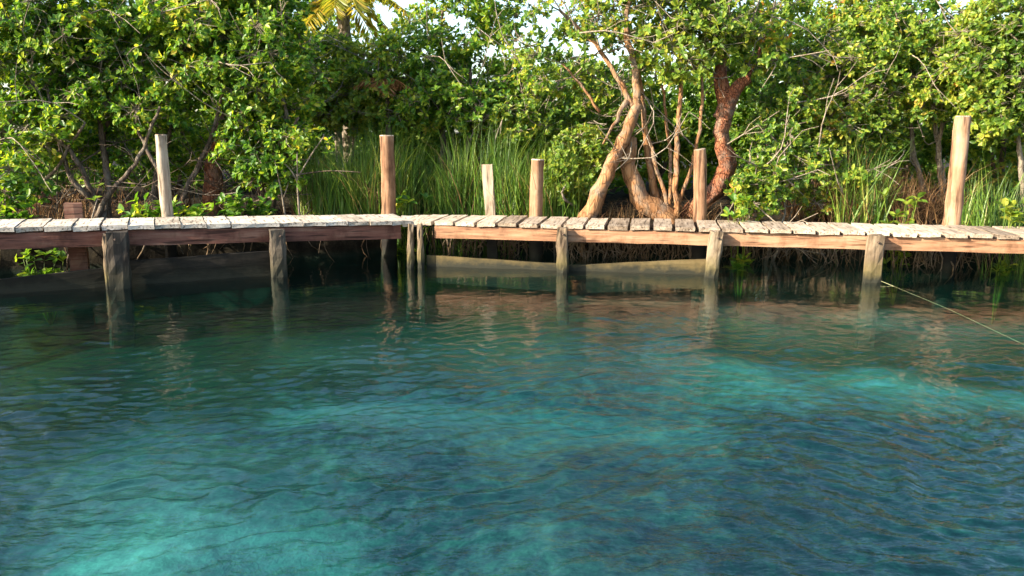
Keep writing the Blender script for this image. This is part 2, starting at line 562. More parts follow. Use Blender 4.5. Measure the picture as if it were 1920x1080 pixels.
H += 0.0030 * ring * np.sin(2 * math.pi * (rad * (1 + 0.12 * np.sin(2 * np.arctan2(dy, dx)))) / 0.21 + 0.8 * fbm(X, Y, 0.8, 2, 60))
H += 0.004 * np.exp(-(rad / 1.2) ** 2) * fbm(XR, YR, 0.9, 3, 61)
H *= smooth((11.4 - Y) / 0.8) * smooth((9.5 - np.abs(X)) / 1.5) * smooth((Y - 0.5) / 1.5)
nx, ny = len(wx), len(wy)
V = np.stack([X, Y, H], -1).reshape(-1, 3)
idx = np.arange(nx * ny).reshape(ny, nx)
Q = np.stack([idx[:-1, :-1], idx[:-1, 1:], idx[1:, 1:], idx[1:, :-1]], -1).reshape(-1, 4)
# skirt down to a closed body of water
edge = np.concatenate([idx[0, :], idx[1:, -1], idx[-1, -2::-1], idx[-2:0:-1, 0]])
low = V[edge].copy()
low[:, 2] = -2.5
n0 = len(V)
m = len(edge)
i = np.arange(m)
S = np.stack([edge[i], n0 + i, n0 + (i + 1) % m, edge[(i + 1) % m]], -1)
V = np.vstack([V, low, [[0, 0, -2.5]]])
Tb = np.stack([n0 + i, np.full(m, n0 + m), n0 + (i + 1) % m], -1)
N = NT('clear_teal_water')
ge = N.n('ShaderNodeNewGeometry')
v = N.mapping(ge.outputs['Position'], (0.45, 1, 1))
h1 = N.noise(v, 19.0, 3, 0.55)
h2 = N.noise(v, 44.0, 2, 0.5)
gust = N.noise(N.mapping(ge.outputs['Position'], (0.4, 1, 1)), 0.9, 3, 0.5)
hh = N.math('ADD', h1, N.math('MULTIPLY', h2, 0.42))
hh = N.math('MULTIPLY', hh, N.ramp(gust, [(0.3, (0.4, 0.4, 0.4)), (0.7, (1, 1, 1))]))
# sheltered, calmer water towards the dock
sy = N.n('ShaderNodeSeparateXYZ')
N.l(ge.outputs['Position'], sy.inputs[0])
calm = N.n('ShaderNodeMapRange')
calm.inputs['From Min'].default_value = 3.0
calm.inputs['From Max'].default_value = 8.5
calm.inputs['To Min'].default_value = 1.0
calm.inputs['To Max'].default_value = 0.11
N.l(sy.outputs[1], calm.inputs['Value'])
hh = N.math('MULTIPLY', hh, calm.outputs[0])
b = N.n('ShaderNodeBump', i_Strength=1.0, i_Distance=0.013)
N.l(hh, b.inputs['Height'])
fr = N.n('ShaderNodeFresnel', i_IOR=1.33)
# the light passes straight through, so both sides share the air-side reflectance
ior = N.n('ShaderNodeMapRange')
ior.inputs['To Min'].default_value = 1.5
ior.inputs['To Max'].default_value = 1 / 1.5
N.l(ge.outputs['Backfacing'], ior.inputs['Value'])
N.l(ior.outputs[0], fr.inputs['IOR'])
N.l(b.outputs[0], fr.inputs['Normal'])
gl = N.n('ShaderNodeBsdfGlossy', i_Roughness=0.0)
N.l(b.outputs[0], gl.inputs['Normal'])
tr0 = N.n('ShaderNodeBsdfTransparent')
rf = N.n('ShaderNodeBsdfRefraction', i_IOR=1.33, i_Roughness=0.0)
N.l(b.outputs[0], rf.inputs['Normal'])
tr = N.n('ShaderNodeMixShader')
tr.inputs[0].default_value = 0.25
N.l(tr0.outputs[0], tr.inputs[1])
N.l(rf.outputs[0], tr.inputs[2])
mx = N.n('ShaderNodeMixShader')
N.l(fr.outputs[0], mx.inputs[0])
N.l(tr.outputs[0], mx.inputs[1])
N.l(gl.outputs[0], mx.inputs[2])
N.l(mx.outputs[0], N.out.inputs[0])
va = N.n('ShaderNodeVolumeAbsorption')
va.inputs['Color'].default_value = (0.0, 0.86, 0.845, 1)
va.inputs['Density'].default_value = 0.55
N.l(va.outputs[0], N.out.inputs['Volume'])
me = mesh_arrays('water', V, [Q, S, Tb], N.m, smooth=True)
tag(obj('water', me), 'clear teal pool water with small ripples', kind='structure')

# ------------------------------------------------------------------ the two plank walks
rd = random.Random(5)
rp = np.random.default_rng(6)


def rough_box(name, size, mat, cuts=(4, 2, 2), jit=0.004, bev=0.006, rng=rp, taper=1.0):
    """box of size (x,y,z) centred on x,y with its top at z=0; hand-sawn, slightly uneven"""
    sx_, sy_, sz_ = size
    nx_, ny_, nz_ = cuts
    V, Qs = [], []
    key = {}

    def vid(i, j, k):
        t = (i, j, k)
        if t not in key:
            key[t] = len(V)
            fx, fy, fz = i / nx_ - 0.5, j / ny_ - 0.5, k / nz_
            edge_n = (i in (0, nx_)) + (j in (0, ny_)) + (k in (0, nz_))
            s_ = 1.0
            V.append([fx * sx_, fy * sy_, (fz - 1) * sz_])
            q = V[-1]
            if edge_n >= 2:
                q[0] -= math.copysign(bev if i in (0, nx_) else 0, fx)
                q[1] -= math.copysign(bev if j in (0, ny_) else 0, fy)
            ta = 1 + (taper - 1) * fz
            q[0] *= ta
            q[1] *= ta
            for c_ in range(3):
                q[c_] += rng.normal(0, jit)
        return key[t]
    for (A, B, C_, fixed) in ((0, 1, 2, 2), (1, 2, 0, 0), (0, 2, 1, 1)):
        n_ = (nx_, ny_, nz_)
        for side in (0, n_[fixed]):
            for a_ in range(n_[A]):
                for b_ in range(n_[B]):
                    q = []
                    for (da, db) in ((0, 0), (1, 0), (1, 1), (0, 1)):
                        t = [0, 0, 0]
                        t[A], t[B], t[fixed] = a_ + da, b_ + db, side
                        q.append(vid(*t))
                    flip = (side == 0) != (fixed == 1)
                    Qs.append(q[::-1] if flip else q)
    return mesh_arrays(name, np.array(V), [np.array(Qs)], mat)


def put(name, me, parent, x, y, z, rz=0, rx=0, ry=0, pl=(0, 0, 0)):
    o = obj(name, me, parent)
    o.location = (x - pl[0], y - pl[1], z - pl[2])
    o.rotation_euler = (rx, ry, rz)
    return o


plank_meshes = [rough_box('plank', (0.242 + 0.004 * k, WIDTH + 0.01 * (k % 3), 0.046), M['deck'], (2, 4, 1), 0.0025, 0.004) for k in range(6)]


pale_planks = [m_.copy() for m_ in plank_meshes]
for m_ in pale_planks:
    m_.materials[0] = M['deckpale']


def walk(name, label, U, Nn, length, zfun, gap, pitch_w, seed, planks):
    rr = random.Random(seed)
    root = empty(name, (CX, CY, 0), label, 'boardwalk')
    rz = math.atan2(Nn[1], Nn[0]) - math.pi / 2
    s = gap * 0.5 + 0.12
    n = int(length / pitch_w)
    for k in range(n):
        jt = 1.0 if gap > 0.01 else 0.35
        s = 0.13 + k * pitch_w + rr.uniform(-0.006, 0.006) * jt
        w = pitch_w - gap * rr.uniform(0.55, 1.5)
        off = WIDTH / 2 + rr.uniform(-0.022, 0.016)
        x = CX + U[0] * s + Nn[0] * off
        y = CY + U[1] * s + Nn[1] * off
        o = put('plank', planks[rr.randrange(6)], root, x, y, zfun(s) + rr.uniform(-0.005, 0.006) * jt, rz + rr.uniform(-0.012, 0.012) * jt, rr.uniform(-0.006, 0.006), rr.uniform(-0.012, 0.012) * jt, (CX, CY, 0))
        o.scale.x = w / 0.25
    return root


zr = lambda s: DECK - 0.002 * s
zl = lambda s: DECK + 0.008 + 0.027 * s
right = walk('boardwalk', 'sunlit plank boardwalk with orange-brown beam and open plank gaps', UR, NR, 10.6, zr, 0.034, 0.262, 1, plank_meshes)
left = walk('boardwalk', 'shaded-side plank boardwalk with dark reddish beam and tight planks', UL, NL, 7.2, zl, 0.005, 0.262, 2, pale_planks)

for k, (U, Nn, w) in enumerate(((0, 0, 0.30), (1, 0, 0.30))):
    an = math.pi / 2 + (-0.06 if k == 0 else 0.15)
    dv = np.array([math.cos(an), math.sin(an)])
    sx0 = 0.0
    put('plank', (plank_meshes, pale_planks)[k][k], left, CX + dv[0] * WIDTH / 2, CY + dv[1] * WIDTH / 2, DECK - 0.011 - 0.007 * k, an - math.pi / 2, 0, 0, (CX, CY, 0))


def beam(root, U, Nn, s0, s1, z0, z1, off, h=0.155, th=0.055, name='beam', mat=None):
    """timber along the walk from s0 to s1; top at z0..z1"""
    L = s1 - s0
    me = rough_box(name, (L, th, h), M[mat or 'beam'], (max(3, int(L / 0.2)), 1, 3), 0.0022, 0.004)
    sm = (s0 + s1) / 2
    x = CX + U[0] * sm + Nn[0] * off
    y = CY + U[1] * sm + Nn[1] * off
    rz = math.atan2(U[1], U[0])
    tilt = math.atan2(z1 - z0, L)
    o = put(name, me, root, x, y, (z0 + z1) / 2, rz, 0, -tilt, (CX, CY, 0))
    return o


def s_of(px, py, U, Nn, off):
    """distance along the walk and height of the pixel on the vertical plane at offset off"""
    p0 = np.array([CX, CY]) + Nn * off
    q = on_line(px, py, p0, U)
    return float((q[:2] - p0) @ U), float(q[2])


# beams: sunlit walk in three lengths, shaded walk in three
for (a_, b_) in ((815, 1058), (1060, 1345), (1347, 1645), (1647, 2015), (2017, 2600)):
    sa, _ = s_of(a_, 440, UR, NR, 0.05)
    sb, _ = s_of(b_, 440, UR, NR, 0.05)
    beam(right, UR, NR, sa, min(sb, 10.4), zr(sa) - 0.056, zr(sb) - 0.056, 0.055, 0.150)
for (a_, b_) in ((752, 516), (514, 214), (212, -300)):
    sa, _ = s_of(a_, 440, UL, NL, 0.05)
    sb, _ = s_of(b_, 440, UL, NL, 0.05)
    beam(left, UL, NL, sa, min(sb, 7.0), zl(sa) - 0.058, zl(sb) - 0.058, 0.055, 0.165, mat='shadebeam')
for root, U, Nn, zf in ((right, UR, NR, zr), (left, UL, NL, zl)):
    beam(root, U, Nn, 0.15, 3.4, zf(0.15) - 0.056, zf(3.4) - 0.056, WIDTH - 0.09, 0.12, 0.05, 'rear_beam')
    e_ = 10.2 if U[0] > 0 else 6.8
    beam(root, U, Nn, 3.42, e_, zf(3.42) - 0.056, zf(e_) - 0.056, WIDTH - 0.09, 0.12, 0.05, 'rear_beam')


def pile(root, U, Nn, px, py_top, w, d, off, lean=0.0, taper=0.93, bolts=True, zbot=-0.75, cuts=(3, 3, 12), jit=0.005, mat='pile', fwd=0.0):
    s, z = s_of(px, py_top, U, Nn, off)
    h = z - zbot
    me = rough_box('pile', (w, d, h), M[mat], cuts, jit, 0.012, taper=taper)
    x = CX + U[0] * s + Nn[0] * off
    y = CY + U[1] * s + Nn[1] * off
    rz = math.atan2(U[1], U[0])
    if U[0] < 0:
        rz += math.pi
    o = put('pile', me, root, x, y, z, rz, fwd, lean, (CX, CY, 0))
    if bolts:
        mb = MB()
        mb.tube([(0, 0, 0), (0, -0.012, 0)], 0.013, 8)
        mb.tube([(0, -0.012, 0), (0, -0.022, 0)], 0.006, 6)
        bo = obj('bolt', mb.mesh('bolt', M['iron'], False), o, (rd.uniform(-0.02, 0.03), -d / 2 * taper - 0.003, -0.07))
    return o


P_OFF = -0.062
pile(right, UR, NR, 1643, 441, 0.195, 0.165, P_OFF - 0.02, 0.02, 0.9)
pile(right, UR, NR, 1344, 433, 0.165, 0.15, P_OFF - 0.015, 0.075, 0.92)
pile(right, UR, NR, 1054, 427, 0.135, 0.14, P_OFF - 0.01, -0.02, 0.95)
pile(right, UR, NR, 787, 420, 0.085, 0.09, P_OFF + 0.01, -0.015, 0.9, False)
pile(right, UR, NR, 2010, 450, 0.19, 0.165, P_OFF - 0.02, 0.02, 0.9)
pile(right, UR, NR, 2440, 456, 0.19, 0.165, P_OFF - 0.02, 0.02, 0.9)
pile(left, UL, NL, 770, 420, 0.10, 0.10, P_OFF + 0.02, 0.03, 0.8, False)
pile(left, UL, NL, 519, 430, 0.185, 0.14, P_OFF - 0.01, 0.0, 0.95, mat='shadepile')
pile(left, UL, NL, 219, 435, 0.23, 0.17, P_OFF - 0.02, 0.03, 0.94, mat='shadepile')
pile(left, UL, NL, 196, 440, 0.05, 0.15, P_OFF - 0.02, 0.02, 0.95, False)
pile(left, UL, NL, -160, 440, 0.2, 0.16, P_OFF - 0.02, 0.02, 0.94, mat='shadepile')


def sunk(root, U, Nn, a, b, h, off, th=0.05):
    sa, za = s_of(a[0], a[1], U, Nn, off)
    sb, zb = s_of(b[0], b[1], U, Nn, off)
    if sa > sb:
        sa, za, sb, zb = sb, zb, sa, za
    beam(root, U, Nn, sa, sb, za, zb, off, h, th, 'sunken_board', 'board' if U[0] > 0 else 'shadeboard')


sunk(right, UR, NR, (800, 478), (1052, 495), 0.34, 0.05)
sunk(right, UR, NR, (1054, 498), (1344, 485), 0.34, 0.06)
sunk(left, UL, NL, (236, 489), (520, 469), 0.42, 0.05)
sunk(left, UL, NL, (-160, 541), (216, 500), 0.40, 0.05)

# ------------------------------------------------------------------ posts behind the walks
rk = np.random.default_rng(8)


def back_pt(px, py, extra):
    if px >= 765:
        U, Nn = UR, NR
    else:
        U, Nn = UL, NL
    p0 = np.array([CX, CY]) + Nn * (WIDTH + extra)
    return on_line(px, py, p0, U)


def round_post(name, label, px0, py0, px1, py1, rad, mat, group='posts standing behind the boardwalk', slant=0.0, rough=0.045, taper=0.9):
    b_ = back_pt(px0, py0, rad + 0.03)
    t_ = at_y(px1, py1, b_[1])
    ax = norm(t_ - b_)
    zb = -0.7
    base = b_ + ax * ((zb - b_[2]) / ax[2])
    root = empty(name, base, label, 'post', group)
    n = 16
    ts = np.linspace(0, 1, n)
    P = base + (t_ - base) * ts[:, None]
    P[:, 0] += 0.012 * np.sin(ts * 5 + px0) * (ts > 0.3)
    rr = rad * (1.08 + (taper - 1.08) * ts) * (1 + 0.02 * rk.standard_normal(n))
    sides = 14
    mb = MB()
    mb.tube(P, rr, sides, rough, rk, cap=False)
    me = mb.mesh('shaft', M[mat], True, base)
    obj('shaft', me, root)
    # sawn top
    V = np.vstack(mb.V)
    topring = V[-sides:]
    cen = topring.mean(0)
    r2 = cen + (topring - cen) * 0.92 + np.array([0, 0, 0.012])
    r2[:, 2] += slant * (r2[:, 0] - cen[0])
    c2 = r2.mean(0)
    VV = np.vstack([topring, r2, [c2]])
    j = np.arange(sides)
    k = (j + 1) % sides
    me = mesh_arrays('sawn_top', VV - base, [np.stack([j, k, sides + k, sides + j], -1), np.stack([sides + j, sides + k, np.full(sides, 2 * sides)], -1)], M['deck'])
    obj('sawn_top', me, root)
    return root


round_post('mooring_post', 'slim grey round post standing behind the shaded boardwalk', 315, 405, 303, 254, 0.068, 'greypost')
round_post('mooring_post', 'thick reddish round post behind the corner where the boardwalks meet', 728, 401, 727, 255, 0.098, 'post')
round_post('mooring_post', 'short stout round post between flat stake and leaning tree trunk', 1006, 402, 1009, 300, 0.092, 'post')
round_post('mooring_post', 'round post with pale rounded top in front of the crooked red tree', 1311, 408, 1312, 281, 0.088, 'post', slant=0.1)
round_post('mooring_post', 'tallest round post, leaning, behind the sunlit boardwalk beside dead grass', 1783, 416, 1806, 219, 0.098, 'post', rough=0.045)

# flat stake
b_ = back_pt(919, 402, 0.05)
t_ = at_y(913, 308, b_[1])
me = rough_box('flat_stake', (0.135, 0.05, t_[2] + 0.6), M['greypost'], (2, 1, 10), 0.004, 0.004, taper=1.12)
o = put('flat_stake', me, None, t_[0], t_[1], t_[2], -AR, 0.0, -0.06)
tag(o, 'short flat sawn stake between the two round posts beyond the corner', 'stake', 'posts standing behind the boardwalk')
# square stub
b_ = back_pt(136, 408, 0.06)
t_ = at_y(137, 381, b_[1])
me = rough_box('stub_post', (0.19, 0.15, t_[2] + 0.6), M['shadebeam'], (2, 2, 8), 0.004, 0.006)
o = put('stub_post', me, None, t_[0], t_[1], t_[2], AL, 0.0, 0.0)
tag(o, 'low square brown stub just showing above the shaded boardwalk', 'stake', 'posts standing behind the boardwalk')

# thin line from the pile to the water in front
a_ = on_z(1652, 527, 0.03)
pts = [a_, at_y(1780, 580, 7.9), at_y(1920, 646, 6.6), at_y(2140, 752, 5.2), np.array([5.6, 1.5, 0.75])]
pts = np.array(pts)
ts = np.linspace(0, 1, 60)
P = np.stack([np.interp(ts, [0, 0.22, 0.42, 0.62, 1], pts[:, c_]) for c_ in range(3)], -1)
for _ in range(6):
    P[1:-1] = (P[:-2] + P[1:-1] * 2 + P[2:]) / 4
mb = MB()
mb.tube(P, 0.0024, 5)
tag(obj('mooring_line', mb.mesh('mooring_line', M['line'], True)), 'thin pale line stretched over the water from a sunlit pile', 'rope')

# ------------------------------------------------------------------ leaves and trees
LV = np.array([(0, 0, 0), (0.33, 0, -0.02), (0.70, 0, -0.01), (1, 0, -0.07), (0.30, 0.46, 0.07), (0.70, 0.42, 0.06), (0.30, -0.46, 0.07), (0.70, -0.42, 0.06)])
LT = np.array([(0, 1, 4), (1, 2, 5), (1, 5, 4), (2, 3, 5), (0, 6, 1), (1, 7, 2), (1, 6, 7), (2, 7, 3)])
LV2 = np.array([(0, 0, 0), (0.55, 0.42, 0.06), (1, 0, -0.05), (0.55, -0.42, 0.06)])
LT2 = np.array([(0, 2, 1), (0, 3, 2)])


def leaf_mesh(name, P, A, Nn, L, W, mat, lo=False, origin=(0, 0, 0)):
    tv, tt = (LV2, LT2) if lo else (LV, LT)
    Xa = norm(A)
    Ya = norm(np.cross(Nn, Xa))
    Za = np.cross(Xa, Ya)
    L = L[:, None, None]
    V = (P - np.asarray(origin))[:, None] + L * (Xa[:, None] * tv[None, :, :1] + Ya[:, None] * tv[None, :, 1:2] * W[:, None, None] + Za[:, None] * tv[None, :, 2:3])
    n = len(P)
    T = (tt[None] + (np.arange(n) * len(tv))[:, None, None]).reshape(-1, 3)
    return mesh_arrays(name, V.reshape(-1, 3), [T], mat)


def rosettes(P, A, rng, per=(6, 9), size=(0.09, 0.13), width=0.5, spread=(30, 88)):
    """leaf arrays for tufts at points P with axes A"""
    n = len(P)
    k = rng.integers(per[0], per[1] + 1, n)
    i = np.repeat(np.arange(n), k)
    m_ = len(i)
    ax = norm(A)[i]
    ph = rng.uniform(0, 2 * math.pi, m_)
    t = np.radians(rng.uniform(spread[0], spread[1], m_))
    ref = norm(rng.standard_normal((n, 3)))[i]
    e1 = norm(np.cross(ax, ref))
    e2 = np.cross(ax, e1)
    pr = e1 * np.cos(ph)[:, None] + e2 * np.sin(ph)[:, None]
    d = ax * np.cos(t)[:, None] + pr * np.sin(t)[:, None]
    d[:, 2] -= 0.12
    d = norm(d)
    L = rng.uniform(size[0], size[1], m_)
    nn = norm(ax - d * np.sum(ax * d, 1, keepdims=True) + 0.25 * rng.standard_normal((m_, 3)))
    pos = P[i] - ax * rng.uniform(0, 0.05, m_)[:, None]
    return pos, d, nn, L, np.full(m_, width) * rng.uniform(0.8, 1.15, m_)


def curve(P, n=12):
    """smooth polyline through control points"""
    P = np.asarray(P, float)
    if len(P) == 2:
        return P[0] + (P[1] - P[0]) * np.linspace(0, 1, n)[:, None]
    t = np.concatenate([[0], np.cumsum(np.linalg.norm(np.diff(P, axis=0), axis=1))])
    u = np.linspace(0, t[-1], n)
    m_ = np.gradient(P, t, axis=0)
    k = np.clip(np.searchsorted(t, u, 'right') - 1, 0, len(P) - 2)
    h = (t[k + 1] - t[k])[:, None]
    s = ((u - t[k])[:, None]) / h
    return (2 * s ** 3 - 3 * s ** 2 + 1) * P[k] + (s ** 3 - 2 * s ** 2 + s) * h * m_[k] + (-2 * s ** 3 + 3 * s ** 2) * P[k + 1] + (s ** 3 - s ** 2) * h * m_[k + 1]


def tree(name, label, cat, seed, trunks, blobs, bark, leaf, group=None, clump_r=0.30, per_clump=20, size=(0.05, 0.108), width=0.5,
         per=(6, 9), lo=False, min_d=0.24, bare=0, trunk_sides=8, rough=0.05, twig_r=0.0035, branch_bark=None, bare_len=(0.5, 1.1), up=0.5, face=1.1):
    """trunks: list of (control points, radius at base, radius at top); blobs: (centre, radii, number of leaf clumps)"""
    rng = np.random.default_rng(seed)
    base = np.asarray(trunks[0][0][0], float)
    root = empty(name, base, label, cat, group)
    mbt, mbb = MB(), MB()
    nodes, nrad = [], []
    for (pts, r0, r1) in trunks:
        L = sum(np.linalg.norm(np.diff(np.asarray(pts, float), axis=0), axis=1))
        n = max(8, int(L / 0.11))
        P = curve(pts, n)
        P[1:-1] += rng.normal(0, 0.006 + 0.06 * r0, (n - 2, 3))
        rr = np.linspace(r0, r1, n) * (1 + 0.06 * rng.standard_normal(n))
        rr[0] *= 1.2
        mbt.tube(P, rr, trunk_sides, rough, rng)
        k0 = int(n * 0.4)
        nodes += list(P[k0:])
        nrad += list(np.linspace(r0, r1, n)[k0:])
    C, ctr = [], []
    for (c, r, k) in blobs:
        c = np.asarray(c, float)
        tries = 0
        got = 0
        while got < k and tries < k * 12:
            tries += 1
            u = norm(rng.standard_normal(3)) * rng.random() ** (1 / 2.3)
            q = c + u * np.asarray(r)
            if q[2] < 0.55:
                continue
            if C and np.min(np.linalg.norm(np.array(C) - q, axis=1)) < min_d:
                continue
            C.append(q)
            ctr.append(c)
            got += 1
    C = np.array(C)
    ctr = np.array(ctr)
    NA = np.array(nodes)
    order = np.argsort([np.min(np.linalg.norm(NA - q, axis=1)) for q in C])
    RA = np.array(nrad)
    for q in C[order]:
        d = np.linalg.norm(NA - q, axis=1) + 0.6 * np.clip(NA[:, 2] - q[2], 0, None)
        j = int(np.argmin(d))
        s = NA[j]
        dist = np.linalg.norm(q - s)
        r0 = min(RA[j] * 0.75, 0.006 + 0.016 * dist)
        mid = (s + q) / 2 + rng.normal(0, 0.10 * dist, 3) + np.array([0, 0, 0.06 * dist])
        P = curve([s, mid, q], max(4, int(dist / 0.12)))
        P[1:-1] += rng.normal(0, 0.012, (len(P) - 2, 3))
        rr = np.linspace(r0, max(r0 * 0.45, 0.0035), len(P))
        mbb.tube(P, rr, 5, cap=False)
        NA = np.vstack([NA, P[1:]])
        RA = np.concatenate([RA, rr[1:]])
    # tufts of leaves
    n = len(C)
    i = np.repeat(np.arange(n), rng.poisson(per_clump, n) + 2)
    m_ = len(i)
    off = norm(rng.standard_normal((m_, 3))) * (rng.random(m_) ** 0.45)[:, None] * clump_r * rng.uniform(0.6, 1.25, n)[i][:, None]
    off[:, 2] *= 0.75
    P = C[i] + off
    A = norm(off) * 0.6 + norm(C[i] - ctr[i]) * 0.35 + np.array([0, 0, up]) + np.array([-0.42, -0.32, 0.0]) * face + 0.3 * rng.standard_normal((m_, 3))
    keep = P[:, 2] > 0.45
    i, P, A, off = i[keep], P[keep], A[keep], off[keep]
    if not lo:
        for q, c in zip(P, C[i]):
            mbb.tube(np.array([c, (c + q) / 2 + rng.normal(0, 0.02, 3), q]), [twig_r * 1.3, twig_r, twig_r * 0.7], 3, cap=False)
    for _ in range(bare):
        j = rng.integers(len(NA))
        s = NA[j]
        L = rng.uniform(*bare_len)
        d = norm(np.array([rng.normal(0, 1), rng.normal(-0.35, 0.5), rng.normal(0.25, 0.6)]))
        P2 = curve([s, s + d * L * 0.5 + rng.normal(0, 0.08, 3), s + d * L + np.array([0, 0, rng.normal(0.1, 0.2)])], 6)
        mbb.tube(P2, np.linspace(0.011, 0.004, 6), 4, cap=False)
        for _k in range(3):
            a0 = P2[rng.integers(2, 6)]
            d2 = norm(d + rng.normal(0, 0.7, 3))
            mbb.tube(np.array([a0, a0 + d2 * L * 0.2, a0 + d2 * L * 0.4 + rng.normal(0, 0.03, 3)]), [0.006, 0.0045, 0.003], 3, cap=False)
    obj('trunk', mbt.mesh('trunk', M[bark], True, base), root)
    tag(obj('branches', mbb.mesh('branches', M[branch_bark or bark], True, base), root), kind='stuff')
    pos, d, nn, L, W = rosettes(P, A, rng, per, size, width)
    obj('crown', leaf_mesh('crown', pos, d, nn, L, W, M[leaf], lo, base), root)
    return root


def gz(x, y):
    return float(ground_z(np.array(x), np.array(y)))


def gp(px, y):
    """ground point straight below a picture column at distance y"""
    q = at_y(px, 400, y)
    return np.array([q[0], y, gz(q[0], y) - 0.03])


def stems(px, y, tops, r, rng_seed=0, sp=0.25):
    rg = np.random.default_rng(rng_seed)
    b0 = gp(px, y)
    out = []
    for (tx, ty, tyy) in tops:
        t = at_y(tx, ty, tyy)
        b1 = b0 + np.array([rg.uniform(-sp, sp) * (len(out) > 0), rg.uniform(-sp, sp) * (len(out) > 0), 0])
        mid = (b1 + t) / 2 + rg.normal(0, 0.14, 3)
        out.append(([b1, b1 + (mid - b1) * 0.5 + rg.normal(0, 0.06, 3), mid, t], r * rg.uniform(0.7, 1.1), r * 0.35))
    return out


def blob(px, py, y, rx, ry, rz, n):
    return (at_y(px, py, y), (rx, ry, rz), n)


GL = 'mangrove shrubs crowding the bank'
# ---- left thicket
tree('mangrove_shrub', 'bright green mangrove shrub at the outer end behind the shaded boardwalk', 'shrub', 101,
     stems(-60, 10.4, [(-120, 60, 10.4), (60, 130, 10.5), (-10, 250, 10.2), (160, 230, 10.3)], 0.045, 1),
     [blob(-60, 70, 10.6, 1.2, 0.8, 1.1, 44), blob(60, 60, 10.5, 0.7, 0.6, 0.7, 26), blob(40, 330, 9.9, 0.35, 0.25, 0.25, 6), blob(60, 250, 10.5, 0.7, 0.4, 0.4, 12)], 'dark_bark', 'leafA', GL, branch_bark='grey_bark', bare=14)
tree('mangrove_shrub', 'leafy mangrove shrub with bare grey twigs above the low square stub', 'shrub', 102,
     stems(190, 10.8, [(90, 120, 10.6), (190, 60, 10.9), (300, 200, 10.3), (240, 120, 11), (110, 230, 10.4)], 0.05, 2),
     [blob(150, 90, 10.9, 1.0, 0.7, 0.9, 46), blob(230, 40, 11.2, 0.8, 0.6, 0.7, 28), blob(130, 190, 10.6, 0.8, 0.4, 0.35, 18), blob(200, 270, 11.2, 0.9, 0.4, 0.4, 14)], 'dark_bark', 'leafA', GL, branch_bark='grey_bark', bare=12)
tree('mangrove_shrub', 'dense mangrove shrub rising behind the slim grey post', 'shrub', 103,
     stems(320, 11.0, [(270, 120, 10.9), (350, 80, 11.0), (420, 170, 10.6), (250, 230, 10.5)], 0.05, 3),
     [blob(330, 80, 11.0, 1.0, 0.7, 0.85, 46), blob(400, 30, 11.3, 0.9, 0.7, 0.7, 28), blob(290, 190, 10.7, 0.6, 0.4, 0.35, 14), blob(370, 280, 11.5, 0.8, 0.4, 0.4, 14)], 'dark_bark', 'leafA', GL, branch_bark='grey_bark', bare=20)
tree('mangrove_shrub', 'dense glossy mangrove shrub left of the tall reeds', 'shrub', 104,
     stems(490, 11.1, [(440, 120, 11.0), (520, 140, 10.9), (560, 220, 10.8)], 0.045, 4),
     [blob(490, 150, 11.0, 0.8, 0.6, 1.0, 48), blob(500, 290, 10.8, 0.55, 0.4, 0.5, 20), blob(430, 60, 11.3, 0.7, 0.6, 0.6, 20)], 'dark_bark', 'leafA', GL, branch_bark='grey_bark', bare=12)
# red-barked tree in the left thicket
y0 = 11.2
tree('peeling_tree', 'slim tree with peeling red bark half hidden in the mangrove thicket', 'tree', 105,
     [([gp(392, y0), at_y(405, 290, y0), at_y(424, 225, y0), at_y(436, 160, y0), at_y(450, 60, y0 + .2)], 0.13, 0.07), ([at_y(430, 190, y0), at_y(470, 110, y0), at_y(520, 20, y0)], 0.05, 0.03)],
     [blob(450, -20, 11.6, 1.2, 0.9, 0.9, 40)], 'red_bark', 'leafA', None, trunk_sides=10, branch_bark='grey_bark', bare=10)

# ---- middle: canopy behind the reeds
tree('buttonwood_tree', 'yellow-green tree standing behind the reeds and the thick corner post', 'tree', 111,
     stems(640, 13.4, [(600, 150, 13.2), (680, 140, 13.4), (640, 60, 13.6)], 0.06, 11),
     [blob(600, 140, 13.2, 1.2, 0.8, 0.75, 52), blob(700, 170, 13.0, 0.9, 0.7, 0.6, 30), blob(640, 110, 13.0, 0.5, 0.3, 0.35, 12), blob(640, 200, 12.9, 0.7, 0.4, 0.4, 14)], 'grey_bark', 'leafC', 'trees behind the reeds', branch_bark='grey_bark', size=(0.06, 0.11), bare=12)
tree('buttonwood_tree', 'airy tree with open sky between its leaves above the flat stake', 'tree', 112,
     stems(850, 13.0, [(780, 120, 12.9), (880, 110, 13.0), (940, 180, 12.8), (830, 20, 13.2)], 0.06, 12),
     [blob(800, 130, 12.9, 1.0, 0.7, 0.8, 42), blob(880, 30, 13.2, 1.0, 0.7, 0.7, 30), blob(830, 190, 12.5, 1.0, 0.5, 0.4, 26), blob(960, 150, 12.9, 0.6, 0.5, 0.5, 16)], 'dark_bark', 'leafA', 'trees behind the reeds', size=(0.055, 0.11), bare=14, branch_bark='grey_bark')
tree('buttonwood_shrub', 'small-leaved olive shrub behind the short stout post', 'shrub', 113,
     stems(960, 12.6, [(930, 220, 12.4), (1000, 200, 12.6), (1050, 250, 12.2)], 0.04, 13),
     [blob(960, 230, 12.5, 0.8, 0.5, 0.5, 34), blob(1080, 210, 12.8, 0.9, 0.6, 0.8, 40)], 'grey_bark', 'leafB', GL, size=(0.05, 0.09), clump_r=0.26, bare=18, per_clump=18)
